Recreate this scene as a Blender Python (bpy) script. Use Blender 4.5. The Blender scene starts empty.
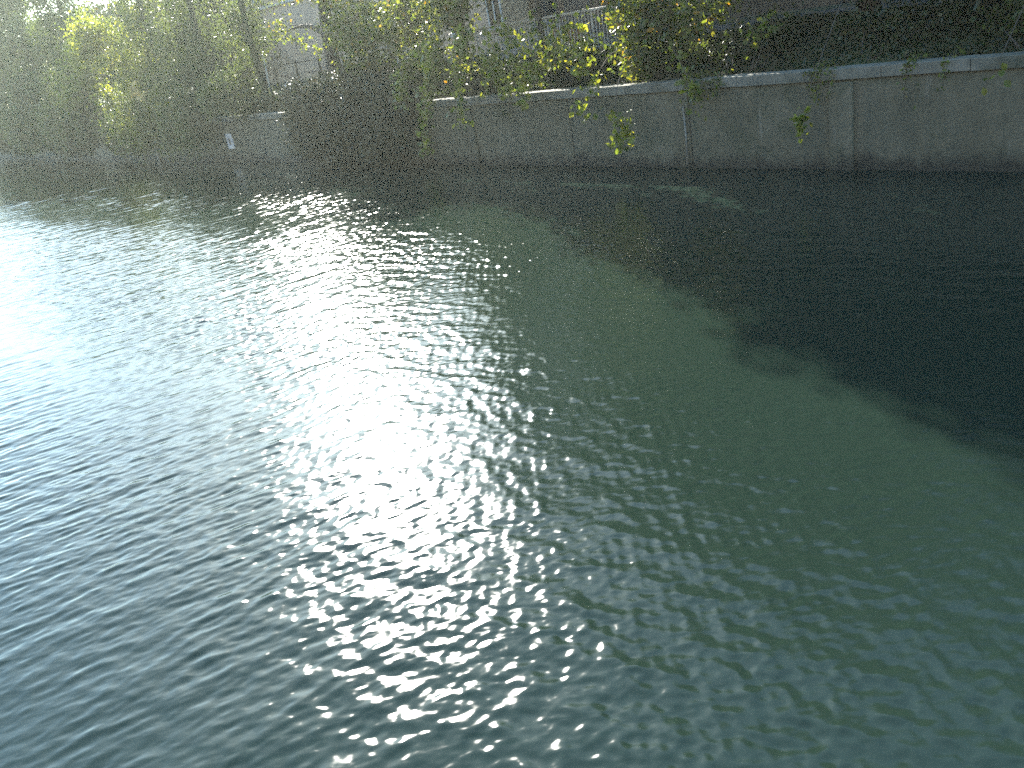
import bpy, math, random
import numpy as np
from mathutils import Matrix, Vector

RNG = np.random.default_rng(11)
random.seed(11)
scene = bpy.context.scene
COL = scene.collection

# ------------------------------------------------------------------ frames
# World: X right of the view, Y ahead, Z up, water at z = 0, camera 6 m above it.
# Wall frame: s runs along the river wall (left to right), t goes back from its face.
A0 = np.array([-1.989, 42.801, 0.0])
DS = np.array([0.60795, -0.79397, 0.0])
DT = np.array([0.79397, 0.60795, 0.0])
WROT = math.atan2(DS[1], DS[0])

def W(s, t, z=0.0):
    return A0 + DS * s + DT * t + np.array([0, 0, z])

def Wn(P):                                    # (N,3) array of (s,t,z) to world
    P = np.asarray(P, float)
    return A0 + P[:, :1] * DS + P[:, 1:2] * DT + np.array([0, 0, 1.0]) * P[:, 2:3]

def ground_z(t):
    return float(np.interp(t, [0.0, 0.55, 1.2, 3.0, 8.0, 900], [2.80, 2.80, 3.15, 3.95, 4.05, 4.05]))

# ------------------------------------------------------------------ node helpers
def new_mat(name):
    m = bpy.data.materials.new(name); m.use_nodes = True
    nt = m.node_tree; nt.nodes.clear()
    out = nt.nodes.new('ShaderNodeOutputMaterial')
    return m, nt, out

def N(nt, kind, **kw):
    n = nt.nodes.new(kind)
    for k, v in kw.items():
        if k in n.inputs: n.inputs[k].default_value = v
        else: setattr(n, k, v)
    return n

def ramp(nt, fac, stops):
    r = nt.nodes.new('ShaderNodeValToRGB')
    el = r.color_ramp.elements
    while len(el) < len(stops): el.new(0.5)
    for e, (p, c) in zip(el, stops):
        e.position = p; e.color = (*c, 1) if len(c) == 3 else c
    nt.links.new(fac, r.inputs[0])
    return r.outputs[0]

def mapped(nt, scale=(1, 1, 1), rot=(0, 0, 0), coord='Object'):
    tc = nt.nodes.new('ShaderNodeTexCoord'); mp = nt.nodes.new('ShaderNodeMapping')
    mp.inputs['Scale'].default_value = scale; mp.inputs['Rotation'].default_value = rot
    nt.links.new(tc.outputs[coord], mp.inputs[0])
    return mp.outputs[0]

def noise(nt, vec, scale, detail=4, rough=0.55, dist=0.0):
    n = N(nt, 'ShaderNodeTexNoise', Scale=scale, Detail=detail, Roughness=rough, Distortion=dist)
    nt.links.new(vec, n.inputs['Vector'])
    return n.outputs['Fac']

def math_n(nt, op, a, b=None, c=None):
    m = nt.nodes.new('ShaderNodeMath'); m.operation = op
    for i, v in enumerate((a, b, c)):
        if v is None: continue
        if isinstance(v, (int, float)): m.inputs[i].default_value = v
        else: nt.links.new(v, m.inputs[i])
    return m.outputs[0]

def mixc(nt, fac, a, b, mode='MIX'):
    m = nt.nodes.new('ShaderNodeMix'); m.data_type = 'RGBA'; m.blend_type = mode
    for sock, v in ((m.inputs[0], fac), (m.inputs[6], a), (m.inputs[7], b)):
        if isinstance(v, (int, float)): sock.default_value = v
        elif isinstance(v, tuple): sock.default_value = (*v, 1)
        else: nt.links.new(v, sock)
    return m.outputs[2]

def solid_mat(name, c1, c2, scale=3.0, rough=0.8, bump=0.004, stretch=(1, 1, 1), metal=0.0, dirt=None):
    m, nt, out = new_mat(name)
    v = mapped(nt, stretch)
    f = noise(nt, v, scale, 6, 0.6)
    col = ramp(nt, f, [(0.3, c1), (0.7, c2)])
    if dirt:
        v2 = mapped(nt, (1, 1, 1)); f2 = noise(nt, v2, scale * 0.23, 5, 0.65)
        k = ramp(nt, f2, [(0.42, (0, 0, 0)), (0.66, (1, 1, 1))])
        col = mixc(nt, k, col, dirt)
    b = N(nt, 'ShaderNodeBsdfPrincipled', Roughness=rough, Metallic=metal)
    nt.links.new(col, b.inputs['Base Color'])
    bp = N(nt, 'ShaderNodeBump', Strength=0.7, Distance=bump)
    nt.links.new(noise(nt, v, scale * 9, 4), bp.inputs['Height'])
    nt.links.new(bp.outputs[0], b.inputs['Normal'])
    nt.links.new(b.outputs[0], out.inputs[0])
    return m

def leaf_mat(name, dark, mid, light, odd=None, odd_share=0.04, trans=0.45, gloss=0.42, tr_gain=1.6):
    """leaf: every leaf (mesh island) has a colour of its own, light passes through it"""
    m, nt, out = new_mat(name)
    g = nt.nodes.new('ShaderNodeNewGeometry')
    r = g.outputs['Random Per Island']
    stops = [(0.0, dark), (0.5, mid), (1.0 - odd_share if odd else 1.0, light)]
    if odd: stops += [(1.0 - odd_share + 0.004, odd)]
    col = ramp(nt, r, stops)
    v = mapped(nt); f = noise(nt, v, 0.55, 3)
    col = mixc(nt, 0.8, col, ramp(nt, f, [(0.3, (0.55, 0.6, 0.55)), (0.7, (1.25, 1.2, 1.0))]), 'MULTIPLY')
    b = N(nt, 'ShaderNodeBsdfPrincipled', Roughness=gloss)
    b.inputs['Specular IOR Level'].default_value = 0.5
    nt.links.new(col, b.inputs['Base Color'])
    t = nt.nodes.new('ShaderNodeBsdfTranslucent')
    tcol = mixc(nt, 1.0, col, (tr_gain * 1.35, tr_gain * 1.2, tr_gain * 0.5), 'MULTIPLY')
    nt.links.new(tcol, t.inputs[0])
    mx = nt.nodes.new('ShaderNodeMixShader'); mx.inputs[0].default_value = trans
    nt.links.new(b.outputs[0], mx.inputs[1]); nt.links.new(t.outputs[0], mx.inputs[2])
    nt.links.new(mx.outputs[0], out.inputs[0])
    return m

# ------------------------------------------------------------------ mesh helpers
class MB:
    def __init__(self): self.v = []; self.f = []
    def quadbox(self, c8):
        o = len(self.v); self.v += [tuple(p) for p in c8]
        for q in ((0, 3, 2, 1), (4, 5, 6, 7), (0, 1, 5, 4), (1, 2, 6, 5), (2, 3, 7, 6), (3, 0, 4, 7)):
            self.f.append(tuple(o + i for i in q))
    def wbox(self, s0, s1, t0, t1, z0, z1):
        """box given in the wall frame"""
        self.quadbox([W(s0, t0, z0), W(s1, t0, z0), W(s1, t1, z0), W(s0, t1, z0),
                      W(s0, t0, z1), W(s1, t0, z1), W(s1, t1, z1), W(s0, t1, z1)])
        return self
    def tube(self, pts, radii, n=8, cap=True):
        pts = [Vector(p) for p in pts]; o = len(self.v)
        up = Vector((0.31, 0.17, 0.93)).normalized()
        for i, p in enumerate(pts):
            d = (pts[min(i + 1, len(pts) - 1)] - pts[max(i - 1, 0)])
            d = d.normalized() if d.length > 1e-6 else Vector((0, 0, 1))
            a = d.cross(up)
            if a.length < 0.05: a = d.cross(Vector((1, 0, 0)))
            a.normalize(); b = d.cross(a).normalized()
            for k in range(n):
                w = 2 * math.pi * k / n
                q = p + (a * math.cos(w) + b * math.sin(w)) * radii[i]
                self.v.append(tuple(q))
        for i in range(len(pts) - 1):
            for k in range(n):
                k2 = (k + 1) % n
                self.f.append((o + i * n + k, o + i * n + k2, o + (i + 1) * n + k2, o + (i + 1) * n + k))
        if cap:
            self.f.append(tuple(o + k for k in range(n))[::-1])
            self.f.append(tuple(o + (len(pts) - 1) * n + k for k in range(n)))
        return self
    def build(self, name, mat, parent=None, smooth=False, origin=None):
        V = np.array(self.v, float)
        if origin is None:
            origin = np.array(parent.location) if parent is not None and parent.parent is None else None
        if origin is None: origin = np.zeros(3)
        me = bpy.data.meshes.new(name)
        me.from_pydata((V - origin).tolist(), [], self.f); me.update()
        if smooth:
            me.polygons.foreach_set('use_smooth', [True] * len(me.polygons))
        me.materials.append(mat)
        o = bpy.data.objects.new(name, me); COL.objects.link(o)
        if parent is not None: o.parent = parent
        else: o.location = origin
        return o

def props(o, label=None, cat=None, group=None, kind=None):
    for k, v in (('label', label), ('category', cat), ('group', group), ('kind', kind)):
        if v: o[k] = v
    return o

def thing(name, label, cat, loc, group=None):
    e = bpy.data.objects.new(name, None); COL.objects.link(e)
    e.location = tuple(loc); e.empty_display_size = 0.3
    return props(e, label, cat, group)

def bevel(o, w=0.01):
    md = o.modifiers.new('bevel', 'BEVEL'); md.width = w; md.segments = 2; md.limit_method = 'ANGLE'
    return o

def leaves(name, C, size, mat, parent, aspect=0.62, origin=None, hang=0.0, jitter=0.35):
    """one mesh of many small folded leaf blades at the points C (world)"""
    C = np.asarray(C, float); n = len(C)
    u = RNG.normal(size=(n, 3)); u[:, 2] -= hang * 1.6
    u /= np.linalg.norm(u, axis=1, keepdims=True)
    r = RNG.normal(size=(n, 3)); r[:, 2] *= (1 + hang)
    w = np.cross(u, r); w /= np.linalg.norm(w, axis=1, keepdims=True) + 1e-9
    nn = np.cross(u, w)
    L = size * (1 + jitter * RNG.uniform(-1, 1, (n, 1))); B = L * aspect
    c = C - origin
    V = np.empty((n, 6, 3))
    V[:, 0] = c - u * L * 0.5
    V[:, 1] = c - u * L * 0.08 + w * B * 0.5 + nn * L * 0.10
    V[:, 2] = c + u * L * 0.25 + w * B * 0.36 + nn * L * 0.07
    V[:, 3] = c + u * L * 0.5
    V[:, 4] = c + u * L * 0.25 - w * B * 0.36 + nn * L * 0.07
    V[:, 5] = c - u * L * 0.08 - w * B * 0.5 + nn * L * 0.10
    me = bpy.data.meshes.new(name)
    me.vertices.add(n * 6); me.vertices.foreach_set('co', V.reshape(-1))
    idx = np.array([0, 1, 2, 3, 0, 3, 4, 5])[None, :] + 6 * np.arange(n)[:, None]
    me.loops.add(n * 8); me.loops.foreach_set('vertex_index', idx.reshape(-1).astype(np.int32))
    me.polygons.add(n * 2)
    me.polygons.foreach_set('loop_start', (4 * np.arange(n * 2)).astype(np.int32))
    me.polygons.foreach_set('loop_total', np.full(n * 2, 4, np.int32))
    me.update(calc_edges=True); me.materials.append(mat)
    o = bpy.data.objects.new(name, me); COL.objects.link(o)
    if parent is not None: o.parent = parent
    else: o.location = tuple(origin)
    return o

# ------------------------------------------------------------------ materials
M = {}
M['concrete'] = None
def wall_mat():
    m, nt, out = new_mat('weathered_concrete')
    v = mapped(nt, coord='Object', rot=(0, 0, -WROT))
    a = noise(nt, v, 0.7, 7, 0.62)
    col = ramp(nt, a, [(0.25, (0.085, 0.080, 0.050)), (0.5, (0.135, 0.126, 0.082)), (0.75, (0.20, 0.182, 0.125))])
    vs = mapped(nt, (2.6, 2.6, 0.16), (0, 0, 0)); st = noise(nt, vs, 1.0, 5, 0.6)
    k = ramp(nt, st, [(0.45, (0, 0, 0)), (0.72, (1, 1, 1))])
    col = mixc(nt, math_n(nt, 'MULTIPLY', k, 0.55), col, (0.075, 0.085, 0.062))
    # algae and wet concrete near the water line
    sx = nt.nodes.new('ShaderNodeSeparateXYZ'); tc = nt.nodes.new('ShaderNodeTexCoord')
    nt.links.new(tc.outputs['Object'], sx.inputs[0])
    tide = noise(nt, mapped(nt, (1.3, 1.3, 0.4)), 1.0, 7, 0.7)
    h = math_n(nt, 'ADD', sx.outputs['Z'], math_n(nt, 'MULTIPLY', tide, -1.5))
    h = math_n(nt, 'ADD', h, 0.75)
    wet = ramp(nt, h, [(0.16, (1, 1, 1)), (0.55, (0, 0, 0))])
    patch = ramp(nt, noise(nt, mapped(nt, (1, 1, 1)), 0.42, 6, 0.7, 0.6), [(0.50, (0, 0, 0)), (0.60, (1, 1, 1))])
    col = mixc(nt, math_n(nt, 'MULTIPLY', patch, 0.55), col, (0.055, 0.068, 0.036))
    pale = ramp(nt, noise(nt, mapped(nt, (3.2, 3.2, 0.30)), 1.0, 4, 0.6), [(0.63, (0, 0, 0)), (0.72, (1, 1, 1))])
    col = mixc(nt, math_n(nt, 'MULTIPLY', pale, 0.45), col, (0.27, 0.26, 0.21))
    wv = N(nt, 'ShaderNodeMath', operation='FRACT'); nt.links.new(math_n(nt, 'MULTIPLY', sx.outputs['Z'], 1.55), wv.inputs[0])
    line = ramp(nt, wv.outputs[0], [(0.0, (1, 1, 1)), (0.03, (0, 0, 0))])
    col = mixc(nt, math_n(nt, 'MULTIPLY', line, 0.45), col, (0.05, 0.048, 0.036))
    col = mixc(nt, wet, col, (0.040, 0.038, 0.026))
    b = N(nt, 'ShaderNodeBsdfPrincipled', Roughness=0.85)
    nt.links.new(col, b.inputs['Base Color'])
    bp = N(nt, 'ShaderNodeBump', Strength=0.8, Distance=0.015)
    nt.links.new(noise(nt, v, 9, 6, 0.6), bp.inputs['Height']); nt.links.new(bp.outputs[0], b.inputs['Normal'])
    nt.links.new(b.outputs[0], out.inputs[0])
    return m
M['wall'] = wall_mat()
M['coping'] = solid_mat('pale_coping_concrete', (0.16, 0.16, 0.13), (0.25, 0.245, 0.20), 2.2, 0.85, 0.006, dirt=(0.085, 0.09, 0.06))
M['stain'] = solid_mat('lime_streak', (0.22, 0.21, 0.18), (0.32, 0.31, 0.27), 4, 0.8)
M['joint'] = solid_mat('dark_joint', (0.03, 0.03, 0.026), (0.06, 0.055, 0.045), 4, 0.9)
M['soil'] = solid_mat('bank_soil', (0.035, 0.034, 0.020), (0.06, 0.058, 0.032), 0.8, 0.95, 0.03, dirt=(0.045, 0.07, 0.025))
M['asphalt'] = solid_mat('promenade_asphalt', (0.05, 0.05, 0.05), (0.075, 0.073, 0.07), 5, 0.9, 0.004)
M['bark'] = solid_mat('dark_bark', (0.045, 0.036, 0.027), (0.11, 0.09, 0.07), 3.5, 0.9, 0.02, stretch=(1, 1, 0.25))
M['twig'] = solid_mat('twig_bark', (0.09, 0.075, 0.05), (0.17, 0.145, 0.10), 6, 0.8)
M['white_paint'] = solid_mat('white_paint', (0.72, 0.72, 0.70), (0.82, 0.82, 0.80), 6, 0.5, 0.001, dirt=(0.55, 0.54, 0.50))
M['iron'] = solid_mat('dark_iron', (0.03, 0.03, 0.03), (0.06, 0.05, 0.045), 10, 0.6, 0.001)
M['beige'] = solid_mat('beige_render', (0.78, 0.52, 0.34), (0.84, 0.59, 0.41), 0.5, 0.85, 0.004, dirt=(0.54, 0.42, 0.31))
M['beige_trim'] = solid_mat('pale_trim', (0.66, 0.60, 0.53), (0.74, 0.69, 0.62), 1.5, 0.8)
M['brown'] = solid_mat('brown_brick_render', (0.15, 0.11, 0.085), (0.21, 0.155, 0.12), 0.9, 0.85, 0.006, dirt=(0.12, 0.095, 0.08))
M['roof'] = solid_mat('roof_felt', (0.12, 0.11, 0.10), (0.17, 0.16, 0.15), 1, 0.9)
M['glass'] = solid_mat('window_glass', (0.02, 0.025, 0.03), (0.03, 0.035, 0.04), 1, 0.06, 0.0)
M['wood'] = solid_mat('ochre_timber', (0.34, 0.20, 0.07), (0.48, 0.30, 0.12), 6, 0.7, 0.003, stretch=(1, 1, 0.2))
M['bluesheet'] = solid_mat('blue_grey_sheet', (0.33, 0.40, 0.48), (0.42, 0.49, 0.56), 3, 0.45, 0.001)
M['emblem'] = solid_mat('dark_emblem', (0.10, 0.10, 0.10), (0.14, 0.14, 0.14), 10, 0.6)
M['leaf_plane'] = leaf_mat('leaf_broad', (0.045, 0.070, 0.020), (0.085, 0.125, 0.026), (0.19, 0.20, 0.032), odd=(0.30, 0.17, 0.02), odd_share=0.03, trans=0.5, gloss=0.32)
M['leaf_dark'] = leaf_mat('leaf_dark', (0.018, 0.034, 0.014), (0.032, 0.055, 0.020), (0.055, 0.080, 0.026), trans=0.3, gloss=0.45, odd=(0.12, 0.10, 0.03), odd_share=0.02)
M['leaf_willow'] = leaf_mat('leaf_willow', (0.038, 0.064, 0.026), (0.062, 0.096, 0.034), (0.105, 0.135, 0.042), trans=0.45, gloss=0.42)
M['leaf_bright'] = leaf_mat('leaf_yellow_green_sunlit', (0.08, 0.125, 0.022), (0.14, 0.18, 0.03), (0.235, 0.245, 0.042), trans=0.55, gloss=0.4)  # brighter leaf tone; on hanging sprays it stands in for sunlight
M['leaf_ivy'] = leaf_mat('leaf_ivy', (0.016, 0.026, 0.014), (0.026, 0.040, 0.020), (0.045, 0.058, 0.030), trans=0.2, gloss=0.5, odd=(0.075, 0.05, 0.03), odd_share=0.10)
M['leaf_dry'] = leaf_mat('leaf_dry', (0.30, 0.24, 0.14), (0.45, 0.37, 0.22), (0.60, 0.50, 0.34), trans=0.35, gloss=0.5)

# ------------------------------------------------------------------ water
def water_material():
    m, nt, out = new_mat('green_river_water')
    tc = nt.nodes.new('ShaderNodeTexCoord')
    def wn(rot, sc, stretch, det, rough, dist=0.0):
        mp = nt.nodes.new('ShaderNodeMapping'); mp.vector_type = 'POINT'
        mp.inputs['Rotation'].default_value = (0, 0, rot); mp.inputs['Scale'].default_value = (stretch, 1, 1)
        nt.links.new(tc.outputs['Object'], mp.inputs[0])
        return noise(nt, mp.outputs[0], sc, det, rough, dist)
    a = wn(math.radians(-25), 7.0, 0.45, 1, 0.5, 0.3)
    b = wn(math.radians(35), 5.0, 0.5, 1, 0.5, 0.3)
    c = wn(0.3, 17.0, 0.8, 1, 0.4)
    h = math_n(nt, 'ADD', math_n(nt, 'MULTIPLY', a, RIP_A), math_n(nt, 'MULTIPLY', b, RIP_B))
    h = math_n(nt, 'ADD', h, math_n(nt, 'MULTIPLY', c, RIP_C))
    g = wn(0.9, 0.16, 1.0, 3, 0.5)
    gust = ramp(nt, g, [(0.32, (0.55, 0.55, 0.55)), (0.62, (1.15, 1.15, 1.15))])
    h = math_n(nt, 'MULTIPLY', h, gust)
    bp = N(nt, 'ShaderNodeBump', Strength=1.0, Distance=1.0)
    nt.links.new(h, bp.inputs['Height'])
    mu = wn(0.0, 0.05, 1.0, 3, 0.5)
    col = ramp(nt, mu, [(0.35, (0.0085, 0.0175, 0.0125)), (0.65, (0.0125, 0.023, 0.0165))])
    # murky body under a clear wavy surface
    df = nt.nodes.new('ShaderNodeBsdfDiffuse'); nt.links.new(col, df.inputs[0])
    gl = nt.nodes.new('ShaderNodeBsdfGlossy'); gl.distribution = 'BECKMANN'
    gl.inputs['Roughness'].default_value = WATER_R; gl.inputs['Color'].default_value = (1, 1, 1, 1)
    nt.links.new(bp.outputs[0], gl.inputs['Normal'])
    fr = nt.nodes.new('ShaderNodeFresnel'); fr.inputs['IOR'].default_value = 1.333
    nt.links.new(bp.outputs[0], fr.inputs['Normal'])
    mx = nt.nodes.new('ShaderNodeMixShader')
    nt.links.new(fr.outputs[0], mx.inputs[0]); nt.links.new(df.outputs[0], mx.inputs[1]); nt.links.new(gl.outputs[0], mx.inputs[2])
    nt.links.new(mx.outputs[0], out.inputs[0])
    return m
HAZE = True
RIP_A, RIP_B, RIP_C = 0.006, 0.005, 0.0004

def axis(fine0, fine1, step, lo, hi, grow=1.05, grow_lo=1.05):
    mid = list(np.arange(fine0, fine1, step)); d = step; x = mid[-1]; up = []
    while x < hi: d *= grow; x += d; up.append(x)
    d = step; x = fine0; dn = []
    while x > lo: d *= grow_lo; x -= d; dn.append(x)
    return np.array(dn[::-1] + mid + up)

xs = axis(-7.0, 5.2, 0.022, -420, 420, 1.02, 1.009)
ys = [-60.0, -30, -12, -4, 0, 2, 3.2]; y = 3.8
while y < 60: ys.append(y); y += 0.020 * max(1.0, (y / 11.0) ** 1.0)
while y < 700: ys.append(y); y += max(0.5, (y - 60) * 0.06)
ys = np.array(ys)
X, Y = np.meshgrid(xs, ys)
spx = np.broadcast_to(np.gradient(xs)[None, :], X.shape); spy = np.broadcast_to(np.gradient(ys)[:, None], X.shape)
Z = np.zeros_like(X)
def ease(a, b, v):
    k = np.clip((v - a) / (b - a), 0, 1); return k * k * (3 - 2 * k)
# slow amplitude patches (gusts)
G = np.ones_like(X)
for lam in (6, 9, 14, 23):
    th = RNG.uniform(0, 2 * math.pi); G += 0.21 * np.sin(2 * math.pi * (X * math.cos(th) + Y * math.sin(th)) / lam + RNG.uniform(0, 6.3))
G = np.clip(G, 0.35, 1.7) * (0.9 + 0.30 * ease(12.0, 20.0, Y + 0.25 * X) + 0.55 * ease(9.0, 20.0, -X))
left = 1 - ease(-4.5, -0.5, X + 0.10 * (Y - 10))          # crests run one way at the left ...
SLOPE = 0.066
WATER_R = 0.205
bands = [(1.5, .35), (1.0, .5), (.68, .7), (.45, .9), (.33, 1.15), (.25, 1.35), (.19, 1.35), (.145, 1.2)]
for grp in (0, 1):
    Zg = np.zeros_like(X)
    for lam0, wgt in bands:
        nw = 9
        for i in range(nw):
            lam = lam0 * RNG.uniform(0.82, 1.2)
            az = (math.radians(-28) if grp == 0 else math.radians(38)) + RNG.normal() * (0.20 if grp == 0 else 0.52)
            if lam0 < 0.5: az += RNG.normal() * (0.26 if grp == 0 else 0.85)
            k = 2 * math.pi / lam; kx, ky = k * math.sin(az), k * math.cos(az)
            amp = SLOPE * wgt / math.sqrt(nw * 0.5 * len(bands)) / k * 1.0
            ph = kx * X + ky * Y + RNG.uniform(0, 2 * math.pi) + 0.8 * np.sin(0.35 * X + 0.22 * Y + i)
            fade = 1 - ease(0.25, 0.50, np.maximum(np.abs(kx) * spx, np.abs(ky) * spy) / (2 * math.pi))
            sn = np.sin(ph)
            Zg += amp * fade * (sn + 0.22 * np.cos(2 * ph + math.pi))
    Z += Zg * (np.sqrt(left) if grp == 0 else np.sqrt(1 - 0.75 * left))
Z *= G
ny, nx = X.shape
vid = np.arange(ny * nx).reshape(ny, nx)
F = np.stack([vid[:-1, :-1], vid[:-1, 1:], vid[1:, 1:], vid[1:, :-1]], -1).reshape(-1, 4)
# water stops just behind the wall face: drop the cells that lie behind it
CT = (X - A0[0]) * DT[0] + (Y - A0[1]) * DT[1]
ct = CT.reshape(-1)[F].min(axis=1)
F = F[ct < 0.5]
me = bpy.data.meshes.new('river_water')
me.vertices.add(ny * nx); me.vertices.foreach_set('co', np.stack([X, Y, Z], -1).reshape(-1))
me.loops.add(F.size); me.loops.foreach_set('vertex_index', F.reshape(-1).astype(np.int32))
me.polygons.add(len(F)); me.polygons.foreach_set('loop_start', (4 * np.arange(len(F))).astype(np.int32))
me.polygons.foreach_set('loop_total', np.full(len(F), 4, np.int32))
me.polygons.foreach_set('use_smooth', np.ones(len(F), bool))
me.update(calc_edges=True); me.materials.append(water_material())
ob = bpy.data.objects.new('river_water', me); COL.objects.link(ob); props(ob, kind='structure')

# ------------------------------------------------------------------ far bank ground
gm = MB()
tp = [0.46, 0.8, 1.2, 2.0, 3.0, 5.2, 8.0, 14, 30, 90, 300, 900]
sp = list(np.concatenate([[-900, -500, -300, -200, -150], np.arange(-120, 60, 1.5), [70, 100, 200, 500, 900]]))
for s in sp:
    for t in tp:
        z = ground_z(t)
        if 0.5 < t < 3.5: z += 0.09 * math.sin(s * 0.9 + t) + 0.06 * math.sin(s * 2.3 - t * 2)
        gm.v.append(tuple(W(s, t, z)))
for i in range(len(sp) - 1):
    for j in range(len(tp) - 1):
        a = i * len(tp) + j
        gm.f.append((a, a + len(tp), a + len(tp) + 1, a + 1))
props(gm.build('river_bank', M['soil'], smooth=True), kind='structure')
pm = MB(); pm.wbox(-900, 900, 4.4, 8.6, 3.9, 4.075)
props(pm.build('promenade', M['asphalt']), kind='structure')

# ------------------------------------------------------------------ river wall
wt = thing('river_wall', 'long weathered grey-brown concrete river wall with a pale coping, rising straight from the water', 'wall', W(10, 0, 0))
b = MB(); joints = [-150, -129, -108, -88, -69, -51, -37, -24.5, -13.2, -4.2, 4.0, 10.1, 15.95, 21.6, 27.6, 34, 42, 52, 70, 100]
for a, c in zip(joints[:-1], joints[1:]):
    b.wbox(a + 0.025, c - 0.025, 0.0, 0.46, -1.5, 2.62)
bevel(b.build('wall_face', M['wall'], wt), 0.02)
MB().wbox(-150, 100, 0.03, 0.45, -1.4, 2.6).build('joint_filler', M['joint'], wt)
b = MB(); s = -150.0
while s < 100:
    e = s + 2.4; dz = 0.006 * math.sin(s * 1.7)
    b.wbox(s + 0.006, e - 0.006, -0.07, 0.55, 2.63 + dz, 2.95 + dz); s = e
bevel(b.build('coping', M['coping'], wt), 0.018)
def pilaster(s0, s1):
    bevel(MB().wbox(s0, s1, -0.11, -0.002, -1.5, 2.55).build('pilaster', M['wall'], wt), 0.02)
pilaster(21.22, 21.95); pilaster(3.72, 4.02)
pilaster(-24.8, -24.3)
for j in (15.95,):
    pass
b = MB(); b.tube([W(15.75, -0.04, 2.1), W(15.77, -0.045, 1.2), W(15.74, -0.04, 0.12)], [0.028, 0.03, 0.032], 8)
b.build('drain_pipe', M['stain'], wt, smooth=True)

# notice on the wall (left) and gauge staff
nb = thing('notice_board', 'small white notice with a dark mark in its middle, fixed on the river wall', 'sign', W(-22.65, -0.06, 0.85))
bevel(MB().wbox(-23.15, -22.15, -0.075, -0.035, 0.86, 1.86).build('board', M['white_paint'], nb), 0.01)
b = MB()
for k in range(12):
    pass
ring = [W(-22.65 + 0.17 * math.cos(w), -0.082, 1.36 + 0.24 * math.sin(w)) for w in np.linspace(0, 2 * math.pi, 16, endpoint=False)]
ring2 = [W(-22.65 + 0.17 * math.cos(w), -0.077, 1.36 + 0.24 * math.sin(w)) for w in np.linspace(0, 2 * math.pi, 16, endpoint=False)]
b.v += [tuple(p) for p in ring + ring2]; b.f.append(tuple(range(16)))
for k in range(16): b.f.append((k, (k + 1) % 16, 16 + (k + 1) % 16, 16 + k))
b.build('dark_mark', M['emblem'], nb)
for sx in (-22.95, -22.35): MB().wbox(sx - 0.03, sx + 0.03, -0.034, -0.002, 0.95, 1.77).build('bracket', M['iron'], nb)
gs = thing('gauge_staff', 'slim pale vertical staff standing against the river wall under the left trees', 'gauge staff', W(-37.6, -0.1, 0))
bevel(MB().wbox(-37.75, -37.45, -0.10, -0.05, -0.5, 1.4).build('staff_board', M['stain'], gs), 0.01)
for z in (0.35, 1.15): MB().wbox(-37.85, -37.35, -0.049, -0.003, z - 0.04, z + 0.04).build('bracket', M['iron'], gs)

# ------------------------------------------------------------------ trees
def curve(p0, p1, sag=0.0, n=7, wob=0.12):
    p0 = np.array(p0, float); p1 = np.array(p1, float); L = np.linalg.norm(p1 - p0)
    out = []
    off = RNG.normal(size=3) * wob * L * 0.35
    for i in range(n):
        k = i / (n - 1)
        p = p0 * (1 - k) + p1 * k + off * math.sin(math.pi * k)
        p[2] += sag * math.sin(math.pi * k) * L
        out.append(p)
    return out

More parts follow.
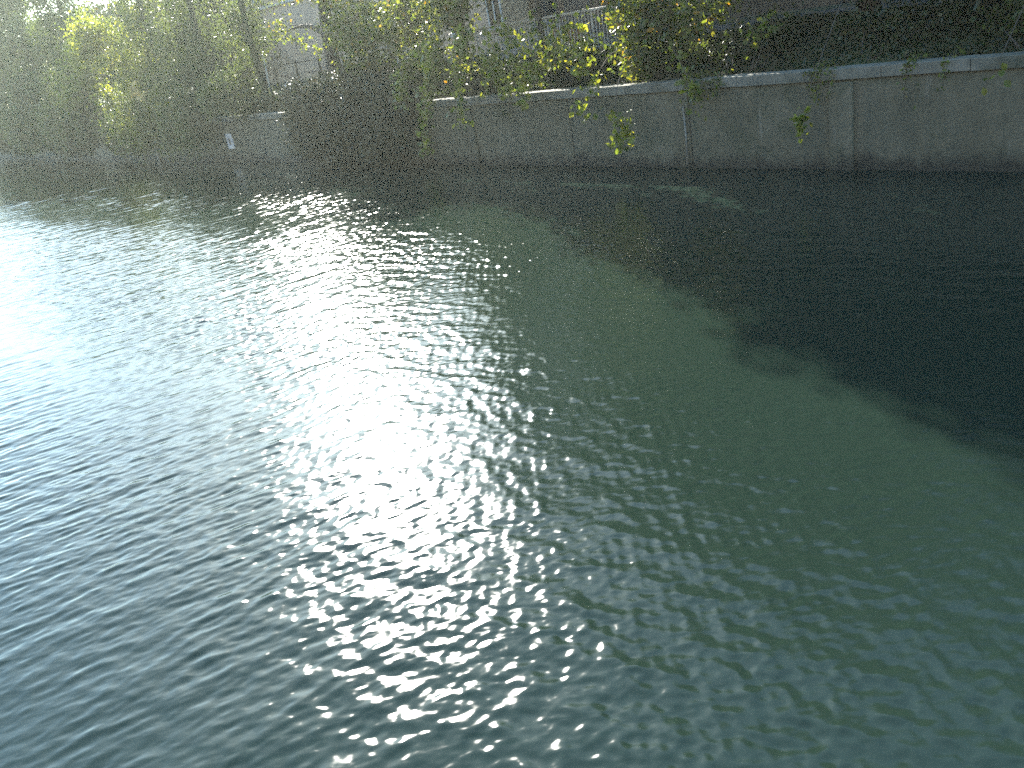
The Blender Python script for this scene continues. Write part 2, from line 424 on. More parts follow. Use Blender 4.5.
def tree(name, label, base, trunk, r0, lobes, lmat, leaf=0.13, per=55, sig=0.42, group=None, cat='tree',
         droops=(), hang=0.0, strands=0.0, lmat2=None, aspect=0.62, branchy=0.5):
    """base (s,t); trunk: list of (s,t,z) from the ground; lobes: (s,t,z, rs,rt,rz, clumps)"""
    org = W(base[0], base[1], ground_z(max(base[1], 0.0)))
    root = thing(name, label, cat, org, group)
    tb = MB(); tw = [W(*p) for p in trunk]
    rad = [r0 * (1.35 if i == 0 else 1.0 - 0.5 * i / (len(tw) - 1)) for i in range(len(tw))]
    tb.tube(tw, rad, 12)
    L = []; L2 = []; LB = []; LD = []
    for lo in lobes:
        c = np.array(lo[:3]); r = np.array(lo[3:6]); ncl = lo[6]; lb = MB(); LB.append(('limb', lb))
        # limb from the nearest suitable trunk point
        j = min(range(len(tw)), key=lambda i: np.linalg.norm(tw[i] - W(*c)) + (2.0 if i == 0 else 0) * 3)
        limb = curve(tw[j], W(*c), 0.06, 8)
        lb.tube(limb, list(np.linspace(rad[j] * 0.55, 0.035, 8)), 7)
        d = RNG.normal(size=(ncl, 3)); d /= np.linalg.norm(d, axis=1, keepdims=True)
        rr = RNG.uniform(0.35, 1.0, (ncl, 1)) ** 0.6 * RNG.uniform(0.8, 1.12, (ncl, 1))
        cl = c + d * rr * r
        for q in cl:
            m = int(per * RNG.uniform(0.4, 1.6)); sg = sig * RNG.uniform(0.6, 1.35)
            P = q + RNG.normal(size=(m, 3)) * np.array([sg, sg, sg * 0.7])
            if strands > 0:
                ln = strands * RNG.uniform(0.4, 1.0); k = RNG.uniform(0, 1, m)
                P = q + RNG.normal(size=(m, 3)) * sg * 0.55
                P[:, 2] -= k * ln
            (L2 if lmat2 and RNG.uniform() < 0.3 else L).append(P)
            if RNG.uniform() < branchy:
                st = limb[int(RNG.integers(4, 8))]
                if np.linalg.norm(st - W(*q)) < 4.5:
                    lb.tube(curve(st, W(*q), 0.05, 5), list(np.linspace(0.035, 0.008, 5)), 5)
    for dr in droops:            # each: list of (s,t,z) points + leaf count
        pts, cnt = dr[0], dr[1]
        P0 = [W(*p) for p in pts]; lb = MB(); LB.append(('branch', lb))
        lb.tube(P0, list(np.linspace(0.022, 0.004, len(P0))), 5)
        seg = np.array(pts, float); a = np.linspace(0, len(seg) - 1, 400); i0 = np.minimum(a.astype(int), len(seg) - 2)
        line = seg[i0] + (seg[i0 + 1] - seg[i0]) * (a - i0)[:, None]
        cnt = int(cnt * 1.7); k = RNG.uniform(dr[2] if len(dr) > 2 else 0.3, 1.0, cnt)
        P = line[(k * 399).astype(int)] + RNG.normal(size=(cnt, 3)) * (dr[3] if len(dr) > 3 else 0.16)
        LD.append(P)
    tk = tb.build('trunk', M['bark'], root, smooth=True, origin=np.array(root.location))
    for nm, lb in LB: lb.build(nm, M['bark'], root, smooth=True, origin=np.array(root.location))
    P = Wn(np.concatenate(L)); P = P[P[:, 2] > 0.12]
    leaves('crown', P, leaf, lmat, root, origin=np.array(root.location), hang=hang, aspect=aspect)
    if LD:
        P = Wn(np.concatenate(LD)); P = P[P[:, 2] > 0.12]
        leaves('hanging_leaves', P, leaf * 1.05, M['leaf_bright'], root, origin=np.array(root.location), hang=hang, aspect=0.75)  # paler yellow leaf colour here stands in for sunlight on these leaves
    if L2:
        P = Wn(np.concatenate(L2)); P = P[P[:, 2] > 0.12]
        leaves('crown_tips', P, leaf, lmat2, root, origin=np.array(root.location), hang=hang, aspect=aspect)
    return root

# --- forked tree in front of the beige building
tree('plane_tree', 'big dark-trunked tree forking low before the beige building, above the ivy thicket', (-12.2, 3.0),
     [(-12.2, 3.0, 3.8), (-12.1, 3.0, 4.6), (-12.0, 3.0, 5.4), (-11.7, 2.9, 6.6), (-11.5, 3.0, 8.4), (-11.6, 3.1, 10)], 0.56,
     [(-16.0, 3.2, 9.6, 2.0, 1.6, 1.0, 16), (-8.4, 2.4, 8.8, 2.4, 1.8, 1.2, 26), (-11.5, 3, 10.8, 3.4, 2.6, 1.9, 60),
      (-5.8, 1.2, 6.8, 2.2, 1.2, 1.4, 50), (-4.2, 0.4, 5.6, 1.6, .8, 1.3, 26), (-16.0, 2.6, 7.3, 1.5, 1.0, .6, 4)],
     M['leaf_plane'], 0.19, 42, 0.40,
     droops=[([(-12, 3, 5.4), (-13.2, 2.7, 6.0), (-14.6, 2.2, 6.9), (-15.8, 2, 8.2)], 60, 0.2, 0.2),
             ([(-12, 3, 5.5), (-10.6, 2.6, 6.2), (-9.2, 2.2, 6.7), (-7.6, 1.7, 7.2)], 80, 0.3, 0.25)])
# --- tree behind the wall with branches sagging over the water
tree('plane_tree', 'leafy tree behind the wall centre, branches with sunlit yellow-green leaves hanging over the water', (1.2, 2.4),
     [(1.2, 2.4, 3.7), (1.3, 2.3, 5.2), (1.5, 2.2, 7.0), (1.5, 2.3, 10.0), (1.4, 2.6, 14), (1.4, 2.8, 18)], 0.3,
     [(-1.5, 1.0, 6.4, 2.0, 1.3, 1.4, 46), (1.8, 0.8, 6.3, 1.8, 1.2, .9, 22), (4.6, 1.0, 7.4, 2.2, 1.2, .8, 22),
      (0.9, 2.2, 9.4, 2.4, 1.9, 1.7, 60), (3.4, 1.6, 9.0, 1.8, 1.6, 1.3, 34), (0.8, .2, 4.6, 1.8, .7, .7, 16), (1.3, 2.6, 13.2, 2.3, 1.7, 2.0, 80), (1.4, 2.8, 17.6, 2.2, 1.6, 2.4, 90), (1.4, 2.9, 21.6, 1.4, 1.2, 1.6, 40), (1.0, 2.4, 12.0, 3.2, 1.9, 3.0, 34), (1.0, 2.6, 17.5, 3.4, 2.0, 4.2, 44)],
     M['leaf_plane'], 0.23, 44, 0.36,
     droops=[([(1.5, 1.2, 5.6), (2.2, 0, 4.9), (2.6, -1.0, 3.8), (2.2, -1.3, 2.4), (1.6, -1.3, 0.8)], 130, 0.35, 0.20),
             ([(1.5, 1.2, 5.4), (0.6, 0.2, 5.0), (0.4, -1.0, 4.2), (1.0, -1.4, 3.2)], 110, 0.3, 0.22),
             ([(2.4, 1.2, 5.2), (4.0, 0, 4.4), (4.6, -1.0, 3.4), (4.9, -1.4, 1.9)], 70, 0.3, 0.20),
             ([(2.4, 1.2, 5.2), (5.2, 0.2, 4.2), (6.4, -0.6, 3.3)], 60, 0.3, 0.25),
             ([(3.4, 1.4, 5.2), (7.0, 0.4, 4.4), (8.4, -0.6, 3.6), (8.8, -1.2, 2.6)], 55, 0.4, 0.16),
             ([(3.4, 1.4, 5.6), (6.4, 0.9, 5.1), (8.2, .6, 4.6), (9.6, .2, 3.9)], 40, 0.3, 0.25)])
tree('plane_tree', 'spreading tree right of the white fence, a few leaves coloured sunlit yellow dangling before the wall', (13.2, 1.9),
     [(13.2, 1.9, 3.3), (13.3, 1.9, 4.8), (13.2, 1.9, 6.5), (13.0, 2.2, 9), (13.0, 2.4, 12), (13.2, 3.2, 17)], 0.24,
     [(13.4, .9, 5.3, 1.0, .8, .9, 20), (15.4, 1.0, 5.0, 1.6, .9, .9, 30), (10.5, 1.5, 8.2, 2.6, 1.4, 1.0, 36),
      (15.0, 1.8, 8.2, 3.4, 2.0, 2.0, 100), (12.6, 2.6, 12.2, 3.8, 2.6, 2.4, 100), (13.4, 3.6, 17, 3.6, 2.8, 2.8, 120), (13.2, 4.0, 22.5, 3.2, 2.6, 3.0, 110), (13.5, .4, 4.0, 1.0, .5, .6, 12)],
     M['leaf_plane'], 0.22, 46, 0.36,
     droops=[([(13.2, 1.7, 5.0), (13.4, 0.2, 4.2), (13.9, -1.2, 3.1), (14.2, -1.8, 2.3), (14.9, -2.0, 1.6), (14.4, -2.0, 1.2)], 55, 0.62, 0.17),
             ([(13.2, 1.7, 4.6), (12.2, 0.4, 4.0), (12.3, -0.8, 3.2), (11.8, -1.3, 2.0)], 26, 0.5, 0.2),
             ([(13.4, 1.7, 4.8), (15.4, 0.2, 3.9), (16.6, -0.6, 2.9), (16.9, -0.8, 2.2)], 40, 0.3, 0.22)])
tree('dark_tree', 'tall dark tree behind the right part of the wall, one small spray coloured sunlit yellow hanging low', (20.6, 3.4),
     [(20.6, 3.4, 3.9), (20.7, 3.4, 6), (20.5, 3.5, 9), (20.4, 3.6, 13), (20.4, 3.6, 17)], 0.3,
     [(18.6, 2.0, 6.4, 2.0, 1.2, 1.0, 40), (22.6, 2.2, 6.0, 2.2, 1.2, 1.0, 40), (20.0, 3.2, 10.5, 4.2, 2.8, 2.6, 140), (17.2, 3.4, 13.5, 2.6, 2.4, 3.2, 90), (16.8, 3.4, 8.6, 2.0, 1.8, 1.8, 40),
      (21.0, 3.6, 15.5, 4.4, 3.2, 3.2, 130), (20.6, 3.8, 20.5, 3.8, 2.8, 2.8, 120)],
     M['leaf_dark'], 0.19, 60, 0.5,
     droops=[([(20.7, 3.0, 5.6), (21.2, 1, 5.0), (21.6, -1.0, 3.6), (21.55, -2.0, 2.3), (21.4, -2.0, 1.35)], 34, 0.8, 0.10),
             ([(20.7, 3.0, 5.6), (19.0, 1.2, 4.6), (18.2, 0.2, 3.9)], 30, 0.5, 0.18)])
tree('dark_tree', 'tall dark tree at the right edge, crown over the pale coping', (27.2, 3.0),
     [(27.2, 3.0, 3.9), (27.2, 3.0, 6), (27.4, 3.2, 9), (27.5, 3.4, 13), (27.5, 3.4, 16)], 0.28,
     [(25.4, 1.8, 5.3, 2.0, 1.1, .9, 36), (28.6, 2.0, 6.4, 2.6, 1.4, 1.4, 50), (27.0, 3.2, 10.5, 4.0, 2.8, 2.6, 120), (23.8, 3.6, 9.0, 2.2, 2.0, 2.6, 60),
      (27.5, 3.6, 15.5, 4.2, 3.2, 3.2, 120), (27.5, 3.8, 19.5, 3.0, 2.4, 2.2, 60)],
     M['leaf_dark'], 0.19, 60, 0.5,
     droops=[([(26.6, 2.0, 5.4), (26.3, .4, 4.2), (26.2, -0.8, 3.0), (26.0, -1.2, 2.3)], 4, 0.7, 0.18)])

# --- trees on the left bank hanging down to the water
def hanging(name, label, s, t, top, w, mat, per=60, mat2=None, group='trees hanging over the left bank', strands=3.0, leaf=0.2, low=0.6, n=1.0):
    zc = [top - 1.6, top * 0.66, top * 0.42, top * 0.25 + low * 0.3]
    lobes = []
    for i, z in enumerate(zc):
        ww = w * (0.62, 1.0, 0.95, 0.75)[i]
        lobes.append((s + RNG.uniform(-.9, .9), t - (0.2, 1.0, 2.0, 3.2)[i], z, ww, 1.9, (1.3, 1.7, 1.5, 1.1)[i] * top / 12, int((38, 66, 66, 54)[i] * n * w / 3.5)))
    tree(name, label, (s, t), [(s, t, 3.7), (s + .2, t, top * .45), (s + .3, t - .2, top * .7), (s + .2, t, top * .9)], 0.3,
         lobes, mat, leaf, per, 0.5, group=group, hang=0.8, strands=strands, lmat2=mat2, aspect=0.4, branchy=0.3)
hanging('willow', 'grey-green willow trailing to the water just left of the white notice', -26.5, 1.6, 13.5, 4.2, M['leaf_willow'])
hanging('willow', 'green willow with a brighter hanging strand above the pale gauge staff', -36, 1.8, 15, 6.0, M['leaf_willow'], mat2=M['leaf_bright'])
hanging('willow', 'dark green willow behind and left of the bright yellow-green tree', -58, 2.4, 18, 10, M['leaf_willow'], leaf=0.28, n=.9)
hanging('willow', 'dark willow filling the top left of the bank with its foot in shade', -74, 2.4, 19, 11, M['leaf_willow'], leaf=0.32, n=.9)
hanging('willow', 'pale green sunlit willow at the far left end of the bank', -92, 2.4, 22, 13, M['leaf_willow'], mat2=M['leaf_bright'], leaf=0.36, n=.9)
hanging('willow', 'small grey-green willow between the white notice and the white pole', -20.6, 2.4, 12, 1.9, M['leaf_willow'], strands=1.6, n=1.3, low=6)
tree('yellow_tree', 'bright yellow-green backlit tree bulging over the left part of the river wall', (-45, 1.2),
     [(-45, 1.2, 3.2), (-45.2, 1.0, 5), (-45.4, 0.6, 7), (-45.2, .4, 9)], 0.22,
     [(-41.5, -0.8, 10.4, 2.4, 1.3, 1.0, 34), (-44.5, -0.8, 9.0, 3.8, 1.3, 1.1, 50), (-48.6, -0.8, 7.4, 3.4, 1.3, 1.2, 44), (-51.5, -.8, 5.6, 2.6, 1.2, .8, 26), (-38.5, -.8, 7.6, 1.8, 1.0, 1.2, 14), (-43.0, -.9, 5.2, 2.2, .8, 1.0, 14), (-41.0, -.9, 3.4, 1.4, .8, 1.0, 8)],
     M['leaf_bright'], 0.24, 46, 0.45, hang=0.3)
# pale dry spray hanging in the left trees
dr = thing('dry_branch', 'clump of pale dry beige leaves caught in the willow above the gauge staff', 'dry branch', W(-28.7, -2.0, 5.0))
b = MB(); b.tube([W(-29.6, -1.2, 5.9), W(-29.0, -2.2, 5.5), W(-28.3, -2.9, 5.2), W(-27.9, -3.0, 4.8)], [0.03, 0.025, 0.018, 0.01], 6)
b.build('stem', M['twig'], dr, smooth=True)
P = np.concatenate([np.array([-29.5 + 0.5 * i, -3.0, 5.55 - 0.12 * i]) + RNG.normal(size=(16, 3)) * np.array([.16, .12, .22]) for i in range(4)])
leaves('dry_leaves', Wn(P), 0.26, M['leaf_dry'], dr, origin=np.array(dr.location), aspect=0.7)

def sprays(k, s0, s1, n, lab):
    out = []
    for i in range(n):
        s = s0 + (s1 - s0) * (i + RNG.uniform(.1, .9)) / n; z1 = RNG.uniform(3.0, 4.6)
        out.append(([(k, 1.8, 6.4), ((k + s) / 2, 1.0, 6.9), (s - .2, .1, 5.7), (s, -.5, z1 + .5), (s + .15, -.7, z1)], int(RNG.uniform(50, 95)), .5, .26))
    return out
tree('overhanging_tree', 'slender tree whose many thin leafy sprays screen the white fence', (7.4, 1.6),
     [(7.4, 1.6, 3.2), (7.5, 1.6, 5.0), (7.3, 1.7, 7.2), (7.4, 2.0, 10.5), (7.6, 2.8, 15)], .16,
     [(7.4, .8, 8.2, 3.0, 1.0, .8, 26), (7.0, 1.9, 10.5, 2.6, 1.8, 1.6, 60), (8.0, 3.2, 14.2, 3.0, 2.4, 2.4, 120), (4.6, 3.0, 15.0, 2.2, 1.8, 3.4, 90), (10.6, 3.4, 16.0, 2.2, 1.8, 3.4, 90), (7.8, 3.6, 19.0, 2.6, 2.2, 2.8, 110)],
     M['leaf_plane'], .22, 44, .36, droops=sprays(7.4, 1.0, 13.0, 8, ''))
# --- dark ivy thicket hanging over the wall
def thicket(name, label, lobes, mat, leaf, per, sig, cat, stems=14, hang=0.2, group=None):
    c0 = lobes[0]
    root = thing(name, label, cat, W(c0[0], 0.6, 2.9), group)
    P = []; b = MB()
    for lo in lobes:
        c = np.array(lo[:3]); r = np.array(lo[3:6]); n = lo[6]
        d = RNG.normal(size=(n, 3)); d /= np.linalg.norm(d, axis=1, keepdims=True)
        q = c + d * r * RNG.uniform(0.3, 1.05, (n, 1)) ** 0.5
        for x in q: P.append(x + RNG.normal(size=(int(per * RNG.uniform(.5, 1.5)), 3)) * sig)
        for x in q[:stems]:
            b.tube(curve(W(c[0] + RNG.uniform(-.5, .5) * r[0], 0.8, 3.0), W(*x), 0.05, 5), list(np.linspace(0.03, 0.006, 5)), 5)
    b.build('stems', M['bark'], root, smooth=True, origin=np.array(root.location))
    P = np.concatenate(P); P = P[P[:, 2] > 0.05]
    leaves('foliage', Wn(P), leaf, mat, root, origin=np.array(root.location), hang=hang, aspect=0.75)
    return root
thicket('ivy_thicket', 'dark rounded thicket of ivy covering the wall below the forked tree down to the water',
        [(-6, -.3, 3.4, 6.6, .9, 1.0, 190), (-6, -.9, 1.6, 6.4, .6, 1.4, 260), (-10, -.5, 2.5, 2.4, .7, 1.9, 80), (-1.5, -.5, 2.3, 2.2, .7, 1.4, 80),
         (-6, .9, 4.1, 5.0, 1.0, .6, 80)], M['leaf_ivy'], 0.13, 90, 0.26, 'ivy')
# low bushes on the slope above the coping
SH = [(-17.6, 1.2, 3.5, 1.4, .6, .5, 'leaf_dark', 'low dark shrub beside the foot of the white pole'),
      (-30, 0.4, 2.6, 5, .9, 1.5, 'leaf_willow', 'dusky shrub smothering the wall between notice and gauge staff'),
      (-44, 0.3, 2.0, 7, .9, 1.4, 'leaf_dark', 'brownish dark shrub trailing down the wall under the yellow-green tree'),
      (-62, 0.3, 2.0, 10, 1, 1.5, 'leaf_dark', 'long dark shrub over the wall at the left'),
      (-84, 0.3, 2.0, 13, 1, 1.6, 'leaf_dark', 'dark shrub over the wall at the far left'),
      (3.6, 1.5, 3.7, 2.2, .6, .45, 'leaf_dark', 'dark shrub left of the pale coping end under the hanging branches'),
      (9.4, 1.7, 3.9, 2.2, .6, .4, 'leaf_dark', 'low shrub along the foot of the white fence'),
      (14.3, 1.4, 3.6, 1.5, .7, .45, 'leaf_willow', 'grey-green shrub just right of the white fence end'), (17.6, 1.9, 3.8, 1.7, .8, .6, 'leaf_dark', 'sparse dark shrub above the coping between two trees'),
      (22.6, 1.9, 3.7, 2.0, .8, .7, 'leaf_dark', 'dense dark shrub above the coping on the right'),
      (26.8, 1.8, 3.6, 2.0, .8, .7, 'leaf_willow', 'grey-green shrub above the coping at the right edge')]
for (s, t, z, a, b_, c, mt, lab) in SH:
    n = int(26 * a * max(c, .6) + 14)
    thicket('shrub', lab, [(s, t, z, a, b_, c, n)], M[mt], 0.13 if s > -20 else 0.24, 55, 0.24, 'shrub', 6, group='shrubs along the bank')
CR = [(6.3, .5, 16, 'thin creeper tumbling over the coping just left of the fence end'), (16.9, .9, 40, 'leafy creeper over the coping above the pale drain pipe'),
      (20.9, .5, 30, 'small dark creeper clump over the coping by the pilaster'), (23.6, 1.1, 26, 'sparse creeper trailing down the wall near the right edge')]
for (s, w_, n, lab) in CR:
    root = thing('creeper', lab, 'creeper', W(s, 0.3, 2.95), 'creepers over the coping')
    P = []; b = MB()
    for i in range(max(4, n // 5)):
        ss = s + RNG.uniform(-w_, w_); dn = RNG.uniform(0.2, 1.2)
        pts = [(ss, .7, 3.05), (ss + .05, .1, 3.03), (ss + .02, -.16, 2.8), (ss + RNG.uniform(-.15, .15), -.17, 2.8 - dn)]
        b.tube([W(*p) for p in pts], [.010, .008, .006, .004], 5)
        k = RNG.uniform(0, 1, int(n * .9))
        arr = np.array(pts); a = k * 3; i0 = np.minimum(a.astype(int), 2)
        P.append(arr[i0] + (arr[i0 + 1] - arr[i0]) * (a - i0)[:, None] + RNG.normal(size=(len(k), 3)) * np.array([.09, .03, .06]))
    b.build('stems', M['twig'], root, smooth=True, origin=np.array(root.location))
    P = np.concatenate(P); P[:, 1] = np.where(P[:, 2] < 2.95, np.minimum(P[:, 1], -.09), P[:, 1])
    leaves('foliage', Wn(P), 0.11, M['leaf_plane'], root, origin=np.array(root.location), hang=.6)
# ground ivy and grass on the slope: nobody could count it
n = 110000
P = np.stack([RNG.uniform(-40, 45, n), RNG.uniform(.6, 4.2, n), np.zeros(n)], 1)
pt = 0.5 + 0.5 * np.sin(P[:, 0] * 1.1 + 2 * np.sin(P[:, 1] * 2)) * np.cos(P[:, 1] * 1.7 + P[:, 0] * .3)
P = P[RNG.uniform(0, 1, n) < 0.35 + 0.65 * pt]
P[:, 2] = np.interp(P[:, 1], [0.0, 0.55, 1.2, 3.0, 8.0], [2.80, 2.80, 3.15, 3.95, 4.05]) + .09 * np.sin(P[:, 0] * .9 + P[:, 1]) + RNG.uniform(.03, .22, len(P))
props(leaves('ground_ivy', Wn(P), 0.12, M['leaf_dark'], None, origin=W(0, 2, 3.4)), kind='stuff', label='low ivy and weeds covering the sloping bank behind the coping', cat='ivy')

# ------------------------------------------------------------------ fence, railing, pole
fn = thing('white_fence', 'white metal fence with thin upright bars on the bank behind the centre of the wall', 'fence', W(7, 3.2, 3.95))
F0, F1 = 1.2, 12.4
def slope_bar(s0, s1, z, h, d): return MB().wbox(s0, s1, 3.2 - d / 2, 3.2 + d / 2, z - h / 2, z + h / 2)
bevel(slope_bar(F0, F1, 5.60, .09, .10).build('top_rail', M['white_paint'], fn), .012)
bevel(slope_bar(F0, F1, 4.16, .06, .06).build('bottom_rail', M['white_paint'], fn), .01)
k = 0
for s in np.arange(F0 + .1, F1, .19):
    if k % 10 == 0:
        bevel(MB().wbox(s - .035, s + .035, 3.165, 3.235, 3.8, 5.554).build('post', M['white_paint'], fn), .008)
    else:
        MB().wbox(s - .012, s + .012, 3.188, 3.212, 4.192, 5.554).build('bar', M['white_paint'], fn)
    k += 1
rl = thing('iron_railing', 'thin dark iron railing left of the forked trunk against the beige building', 'railing', W(-15, 4.2, 3.95))
for z, h in ((5.45, .06), (4.75, .04)):
    MB().wbox(-22.0, -10.6, 4.18, 4.22, z - h / 2, z + h / 2).build('rail', M['iron'], rl)
for s in (-22.0, -18.9, -15.8, -12.9, -10.6):
    b = MB().wbox(s - .05, s + .05, 4.14, 4.26, 3.95, 5.62); bevel(b.build('post', M['iron'], rl), .01)
pl = thing('white_pole', 'slightly leaning white pole on the bank left of the iron railing', 'pole', W(-20.0, 2.5, 3.8))
b = MB().tube([W(-20.05, 2.5, 3.7), W(-19.85, 2.5, 5.1), W(-19.6, 2.5, 6.4)], [.075, .07, .06], 12)
b.build('shaft', M['white_paint'], pl, smooth=True)
b = MB().tube([W(-19.6, 2.5, 6.4), W(-19.59, 2.5, 6.46)], [.10, .07], 12); b.build('cap', M['white_paint'], pl, smooth=True)
sp_ = thing('pale_stake', 'short pale stake between the white pole and the iron railing', 'stake', W(-15.9, 1.6, 3.5))
MB().tube([W(-15.9, 1.6, 3.4), W(-15.88, 1.6, 4.0), W(-15.95, 1.6, 4.35)], [.06, .055, .045], 8).build('stake_shaft', M['beige_trim'], sp_, smooth=True)
# timber pallet and blue-grey sheets leaning behind the fence
pa = thing('timber_pallet', 'ochre timber pallet leaning behind the white fence bars', 'pallet', W(6.6, 3.9, 4.0))
for i in range(6):
    bevel(MB().wbox(5.75 + .3 * i, 5.95 + .3 * i, 3.86, 3.885, 4.02, 5.1).build('slat', M['wood'], pa), .004)
b = MB()
for z in (4.2, 4.6, 5.0): b.wbox(5.7, 7.5, 3.888, 3.96, z - .04, z + .04)
b.build('bearer', M['wood'], pa)
for (s0, s1, z1, t_, lab) in ((2.2, 3.9, 5.35, 3.9, 'ribbed blue-grey sheet leaning behind the left end of the white fence'), (4.2, 5.5, 5.5, 4.1, 'ribbed blue-grey sheet beside the ochre pallet behind the fence')):
    b = MB(); n = 40
    for i in range(n + 1):
        s = s0 + (s1 - s0) * i / n; dt = .03 * math.sin(i * math.pi / 2.5)
        b.v += [tuple(W(s, t_ + dt, 4.0)), tuple(W(s, t_ + dt, z1)), tuple(W(s, t_ + dt + .004, z1)), tuple(W(s, t_ + dt + .004, 4.0))]
    for i in range(n):
        o = 4 * i
        for q in range(4): b.f.append((o + q, o + (q + 1) % 4, o + 4 + (q + 1) % 4, o + 4 + q))
    ob = b.build('metal_sheet', M['bluesheet'], origin=W(s0, t_, 4)); props(ob, lab, 'metal sheet')

# ------------------------------------------------------------------ buildings
def window_meshes(w, h, mat_f):
    fr = MB(); d = .08
    for (a, b2, c, e) in ((-w / 2, w / 2, 0, .09), (-w / 2, w / 2, h - .09, h), (-w / 2, -w / 2 + .09, .09, h - .09), (w / 2 - .09, w / 2, .09, h - .09), (-.04, .04, .09, h - .09)):
        fr.quadbox([(a, -d, c), (b2, -d, c), (b2, .0, c), (a, .0, c), (a, -d, e), (b2, -d, e), (b2, .0, e), (a, .0, e)])
    fr.quadbox([(-w / 2 - .08, -.16, -.08), (w / 2 + .08, -.16, -.08), (w / 2 + .08, 0, -.08), (-w / 2 - .08, 0, -.08), (-w / 2 - .08, -.16, -.003), (w / 2 + .08, -.16, -.003), (w / 2 + .08, 0, -.003), (-w / 2 - .08, 0, -.003)])
    gl = MB(); gl.quadbox([(-w / 2 + .085, -.035, .085), (w / 2 - .085, -.035, .085), (w / 2 - .085, -.01, .085), (-w / 2 + .085, -.01, .085),
                           (-w / 2 + .085, -.035, h - .085), (w / 2 - .085, -.035, h - .085), (w / 2 - .085, -.01, h - .085), (-w / 2 + .085, -.01, h - .085)])
    out = []
    for nm, mb, mt in (('window', fr, mat_f), ('pane', gl, M['glass'])):
        me = bpy.data.meshes.new(nm); me.from_pydata(mb.v, [], mb.f); me.update(); me.materials.append(mt); out.append(me)
    return out
def put_windows(root, spots, w, h, tface, mat_f):
    fm, gmesh = window_meshes(w, h, mat_f)
    for (s, z) in spots:
        o = bpy.data.objects.new('window', fm); COL.objects.link(o); o.parent = root
        o.location = Vector(W(s, tface - .004, z)) - root.location; o.rotation_euler = (0, 0, WROT)
        g = bpy.data.objects.new('pane', gmesh); COL.objects.link(g); g.parent = o
b1 = thing('beige_house', 'long low beige rendered building with pale ledges seen behind the forked tree', 'building', W(-20, 10, 4.05))
MB().wbox(-46, -4.35, 10, 20, 3.9, 13.4).build('walls', M['beige'], b1)
for z in (9.6,): MB().wbox(-46.05, -4.3, 9.86, 9.997, z, z + .16).build('ledge', M['beige_trim'], b1)
bevel(MB().wbox(-46.5, -4.32, 9.5, 20.5, 13.403, 13.7).build('roof', M['roof'], b1), .03)
MB().wbox(-31, -29.6, 13, 14.2, 13.703, 14.9).build('chimney', M['beige'], b1)
put_windows(b1, [(s, 10.2) for s in np.arange(-43, -6, 3.2)] + [(-8.6, 5.4), (-5.0, 5.4), (-40, 5.4), (-44, 5.4)], 1.25, 1.9, 10, M['white_paint'])
def block(name, label, s0, s1, top, sp, ws):
    b2 = thing(name, label, 'building', W((s0 + s1) / 2, 13, 4.05))
    MB().wbox(s0, s1, 12, 26, 3.9, top).build('walls', M['brown'], b2)
    nf = int((top - 4) / 3.1)
    for i in range(1, nf + 1): MB().wbox(s0 + .01, s1 - .01, 11.8, 11.997, 4 + 3.1 * i, 4.18 + 3.1 * i).build('floor_band', M['brown'], b2)
    bevel(MB().wbox(s0 + .02, s1 - .02, 11.7, 26.3, top + .003, top + .5).build('roof', M['roof'], b2), .03)
    put_windows(b2, [(s, 5.0 + 3.1 * i) for i in range(nf) for s in np.arange(s0 + 1.8, s1 - 1, sp)], 1.7, 1.7, 12, M['roof'])
block('apartment_tower', 'tall brown apartment tower behind the white fence, darkening the middle of the water', -3.9, 15, 31, 3.4, 1.7)
block('apartment_wing', 'lower brown apartment wing behind the tall dark trees on the right', 15.1, 62, 17, 4.5, 1.7)

# more trees further back and along, the farthest row added to block horizon glow
def back_tree(s, t, top, w, label, mat='leaf_dark', leaf=.35):
    g0 = ground_z(t)
    tree('background_tree', label, (s, t), [(s, t, g0 - .2), (s, t, top * .5), (s + .2, t, top * .85)], .3,
         [(s, t, top * .55, w, w * .8, top * .2, int(26 * w)), (s + .4, t, top - 2.5, w * .75, w * .7, 2.4, int(18 * w))], M[mat], leaf, 42, .7,
         group='background trees', branchy=.2)
BT = [(-33, 14, 12, 5, 'low dense tree between the left willows and the beige building end'), (-57, 13, 13, 6.5, 'broad low dense tree behind the yellow-green tree'), (-75, 14, 14, 8, 'broad low dense tree behind the far left willows'), (-38, 7, 15, 4, 'shadowy tree behind the hanging strand of the left bank'),
      (-50, 8, 13, 5, 'shadowy tree rising behind the yellow-green tree'), (-66, 9, 14.5, 6, 'tall hazy tree behind the dark willows'), (-84, 9, 15, 7, 'tall hazy tree at the far left behind the willows'),
      (-108, 5, 20, 8, 'added distant tree beyond the pale far left willow, hiding horizon glow'), (-124, 5, 20, 9, 'second added distant tree down the far bank, hiding horizon glow'), (-142, 4, 20, 9, 'third added distant tree down the far bank, hiding horizon glow'), (-162, 4, 20, 10, 'fourth added distant tree down the far bank, hiding horizon glow'), (-185, 4, 20, 11, 'farthest added tree down the far bank, hiding horizon glow')]
for a in BT: back_tree(*a)

for (s_, t_, tp_, w_, lab) in [(-40, 27, 18, 7, 'tall tree rising behind the left half of the beige building'), (-27, 28, 20, 6.5, 'tall tree rising behind the middle of the beige building'),
                               (-15.5, 27, 19, 5, 'tree rising behind the right half of the beige building'), (-54, 24, 16, 8, 'tall tree beyond the left end of the beige building')]:
    back_tree(s_, t_, tp_, w_, lab)

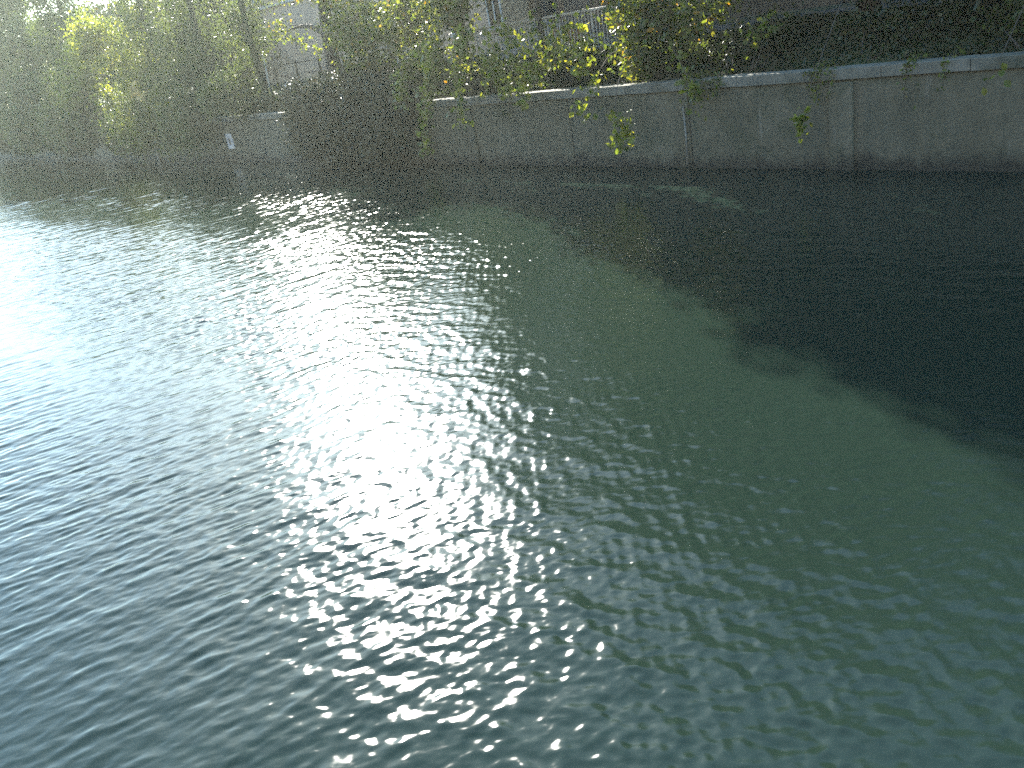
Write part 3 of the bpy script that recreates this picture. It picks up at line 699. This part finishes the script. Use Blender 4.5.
# ------------------------------------------------------------------ the near side of the river, behind the viewpoint
NT = -34.0
gm = MB()
for s_ in (-900, -60, 0, 60, 130, 900):
    for t_ in (NT - .3, NT - 10, -60, -300, -900): gm.v.append(tuple(W(s_, t_, 3.9)))
for i in range(5):
    for j in range(4):
        a = i * 5 + j; gm.f.append((a, a + 1, a + 6, a + 5))
props(gm.build('near_bank', M['asphalt']), kind='structure')
nw = thing('near_river_wall', 'plain concrete river wall on the near side behind the viewpoint', 'wall', W(35, NT, 0))
MB().wbox(-200, 200, NT - .5, NT, -1.5, 3.6).build('wall_face', M['wall'], nw)
MB().wbox(-200.1, 200.1, NT - .55, NT + .06, 3.603, 3.95).build('coping', M['coping'], nw)
for (a_, c_, h_, lab) in ((-70, -6, 24, 'unseen brown apartment house on the near side, left of the viewpoint, added to shade the far wall'), (0, 74, 29, 'long unseen brown apartment house behind the viewpoint, added to shade the far wall'), (80, 140, 24, 'unseen brown apartment house on the near side, far right, added to shade the far wall')):  # unseen houses added to keep skylight off the far wall and water
    nb_ = thing('shading_house', lab, 'building', W((a_ + c_) / 2, NT - 9, 3.9))
    MB().wbox(a_, c_, NT - 22, NT - 8, 3.8, h_).build('walls', M['brown'], nb_)
    MB().wbox(a_ - .3, c_ + .3, NT - 22.3, NT - 7.7, h_ + .003, h_ + .5).build('roof', M['roof'], nb_)
    for i in range(1, int((h_ - 4) / 3.1)): MB().wbox(a_ + .01, c_ - .01, NT - 7.997, NT - 7.8, 4 + 3.1 * i, 4.18 + 3.1 * i).build('floor_band', M['brown'], nb_)

# ------------------------------------------------------------------ light
SUN_AZ, SUN_EL = math.radians(-10.3), math.radians(28.8)
sd = Vector((math.sin(SUN_AZ) * math.cos(SUN_EL), math.cos(SUN_AZ) * math.cos(SUN_EL), math.sin(SUN_EL)))
sun = bpy.data.lights.new('sun', 'SUN'); sun.energy = 5.0; sun.angle = math.radians(0.53); sun.color = (1.0, 0.95, 0.86)
so = bpy.data.objects.new('sun', sun); COL.objects.link(so); so.location = sd * 60
so.rotation_euler = (-sd).to_track_quat('-Z', 'Y').to_euler()
world = bpy.data.worlds.new('World'); scene.world = world; world.use_nodes = True
nt = world.node_tree; bg = nt.nodes['Background']
sky = nt.nodes.new('ShaderNodeTexSky'); sky.sky_type = 'NISHITA'; sky.sun_disc = False
sky.sun_elevation = SUN_EL; sky.sun_rotation = SUN_AZ; sky.air_density = 1.0; sky.dust_density = 0.55; sky.ozone_density = 3.0
tint = mixc(nt, 1.0, sky.outputs[0], (0.91, 1.04, 0.98), 'MULTIPLY')
nt.links.new(tint, bg.inputs[0]); bg.inputs[1].default_value = 0.145

hm, hnt, hout = new_mat('glare_veil')  # volume added to stand in for veiling glare in the lens
pv = N(hnt, 'ShaderNodeVolumePrincipled', Density=0.00048, Anisotropy=0.55)
pv.inputs['Color'].default_value = (0.93, 1.0, 0.86, 1)
hnt.links.new(pv.outputs[0], hout.inputs['Volume'])
b = MB(); b.quadbox([(-460, -420, -3), (460, -420, -3), (460, 760, -3), (-460, 760, -3), (-460, -420, 42), (460, -420, 42), (460, 760, 42), (-460, 760, 42)])
if HAZE: props(b.build('haze', hm), kind='stuff', label='thin haze added over the river to imitate lens veiling glare', cat='haze')

# ------------------------------------------------------------------ camera
f_px, P_, R_, H_ = 850.0, math.radians(23.2), math.radians(10.5), 6.0
fw = Vector((0, math.cos(P_), -math.sin(P_))); up0 = Vector((0, math.sin(P_), math.cos(P_))); rt0 = Vector((1, 0, 0))
rt = rt0 * math.cos(R_) - up0 * math.sin(R_); up = rt0 * math.sin(R_) + up0 * math.cos(R_)
cam = bpy.data.cameras.new('camera'); cam.sensor_width = 36; cam.lens = f_px / 1024 * 36; cam.clip_start = .1; cam.clip_end = 3000
co = bpy.data.objects.new('camera', cam); COL.objects.link(co)
mat = Matrix((rt, up, -fw)).transposed().to_4x4(); mat.translation = Vector((0, 0, H_)); co.matrix_world = mat
scene.camera = co
scene.view_settings.view_transform = 'Standard'; scene.view_settings.look = 'None'
scene.view_settings.gamma = 1; scene.view_settings.exposure = 2.1; scene.view_settings.use_curve_mapping = False
scene.render.engine = 'CYCLES'
scene.cycles.use_denoising = False
scene.cycles.sample_clamp_indirect = 4.0
scene.cycles.max_bounces = 6; scene.cycles.transparent_max_bounces = 4
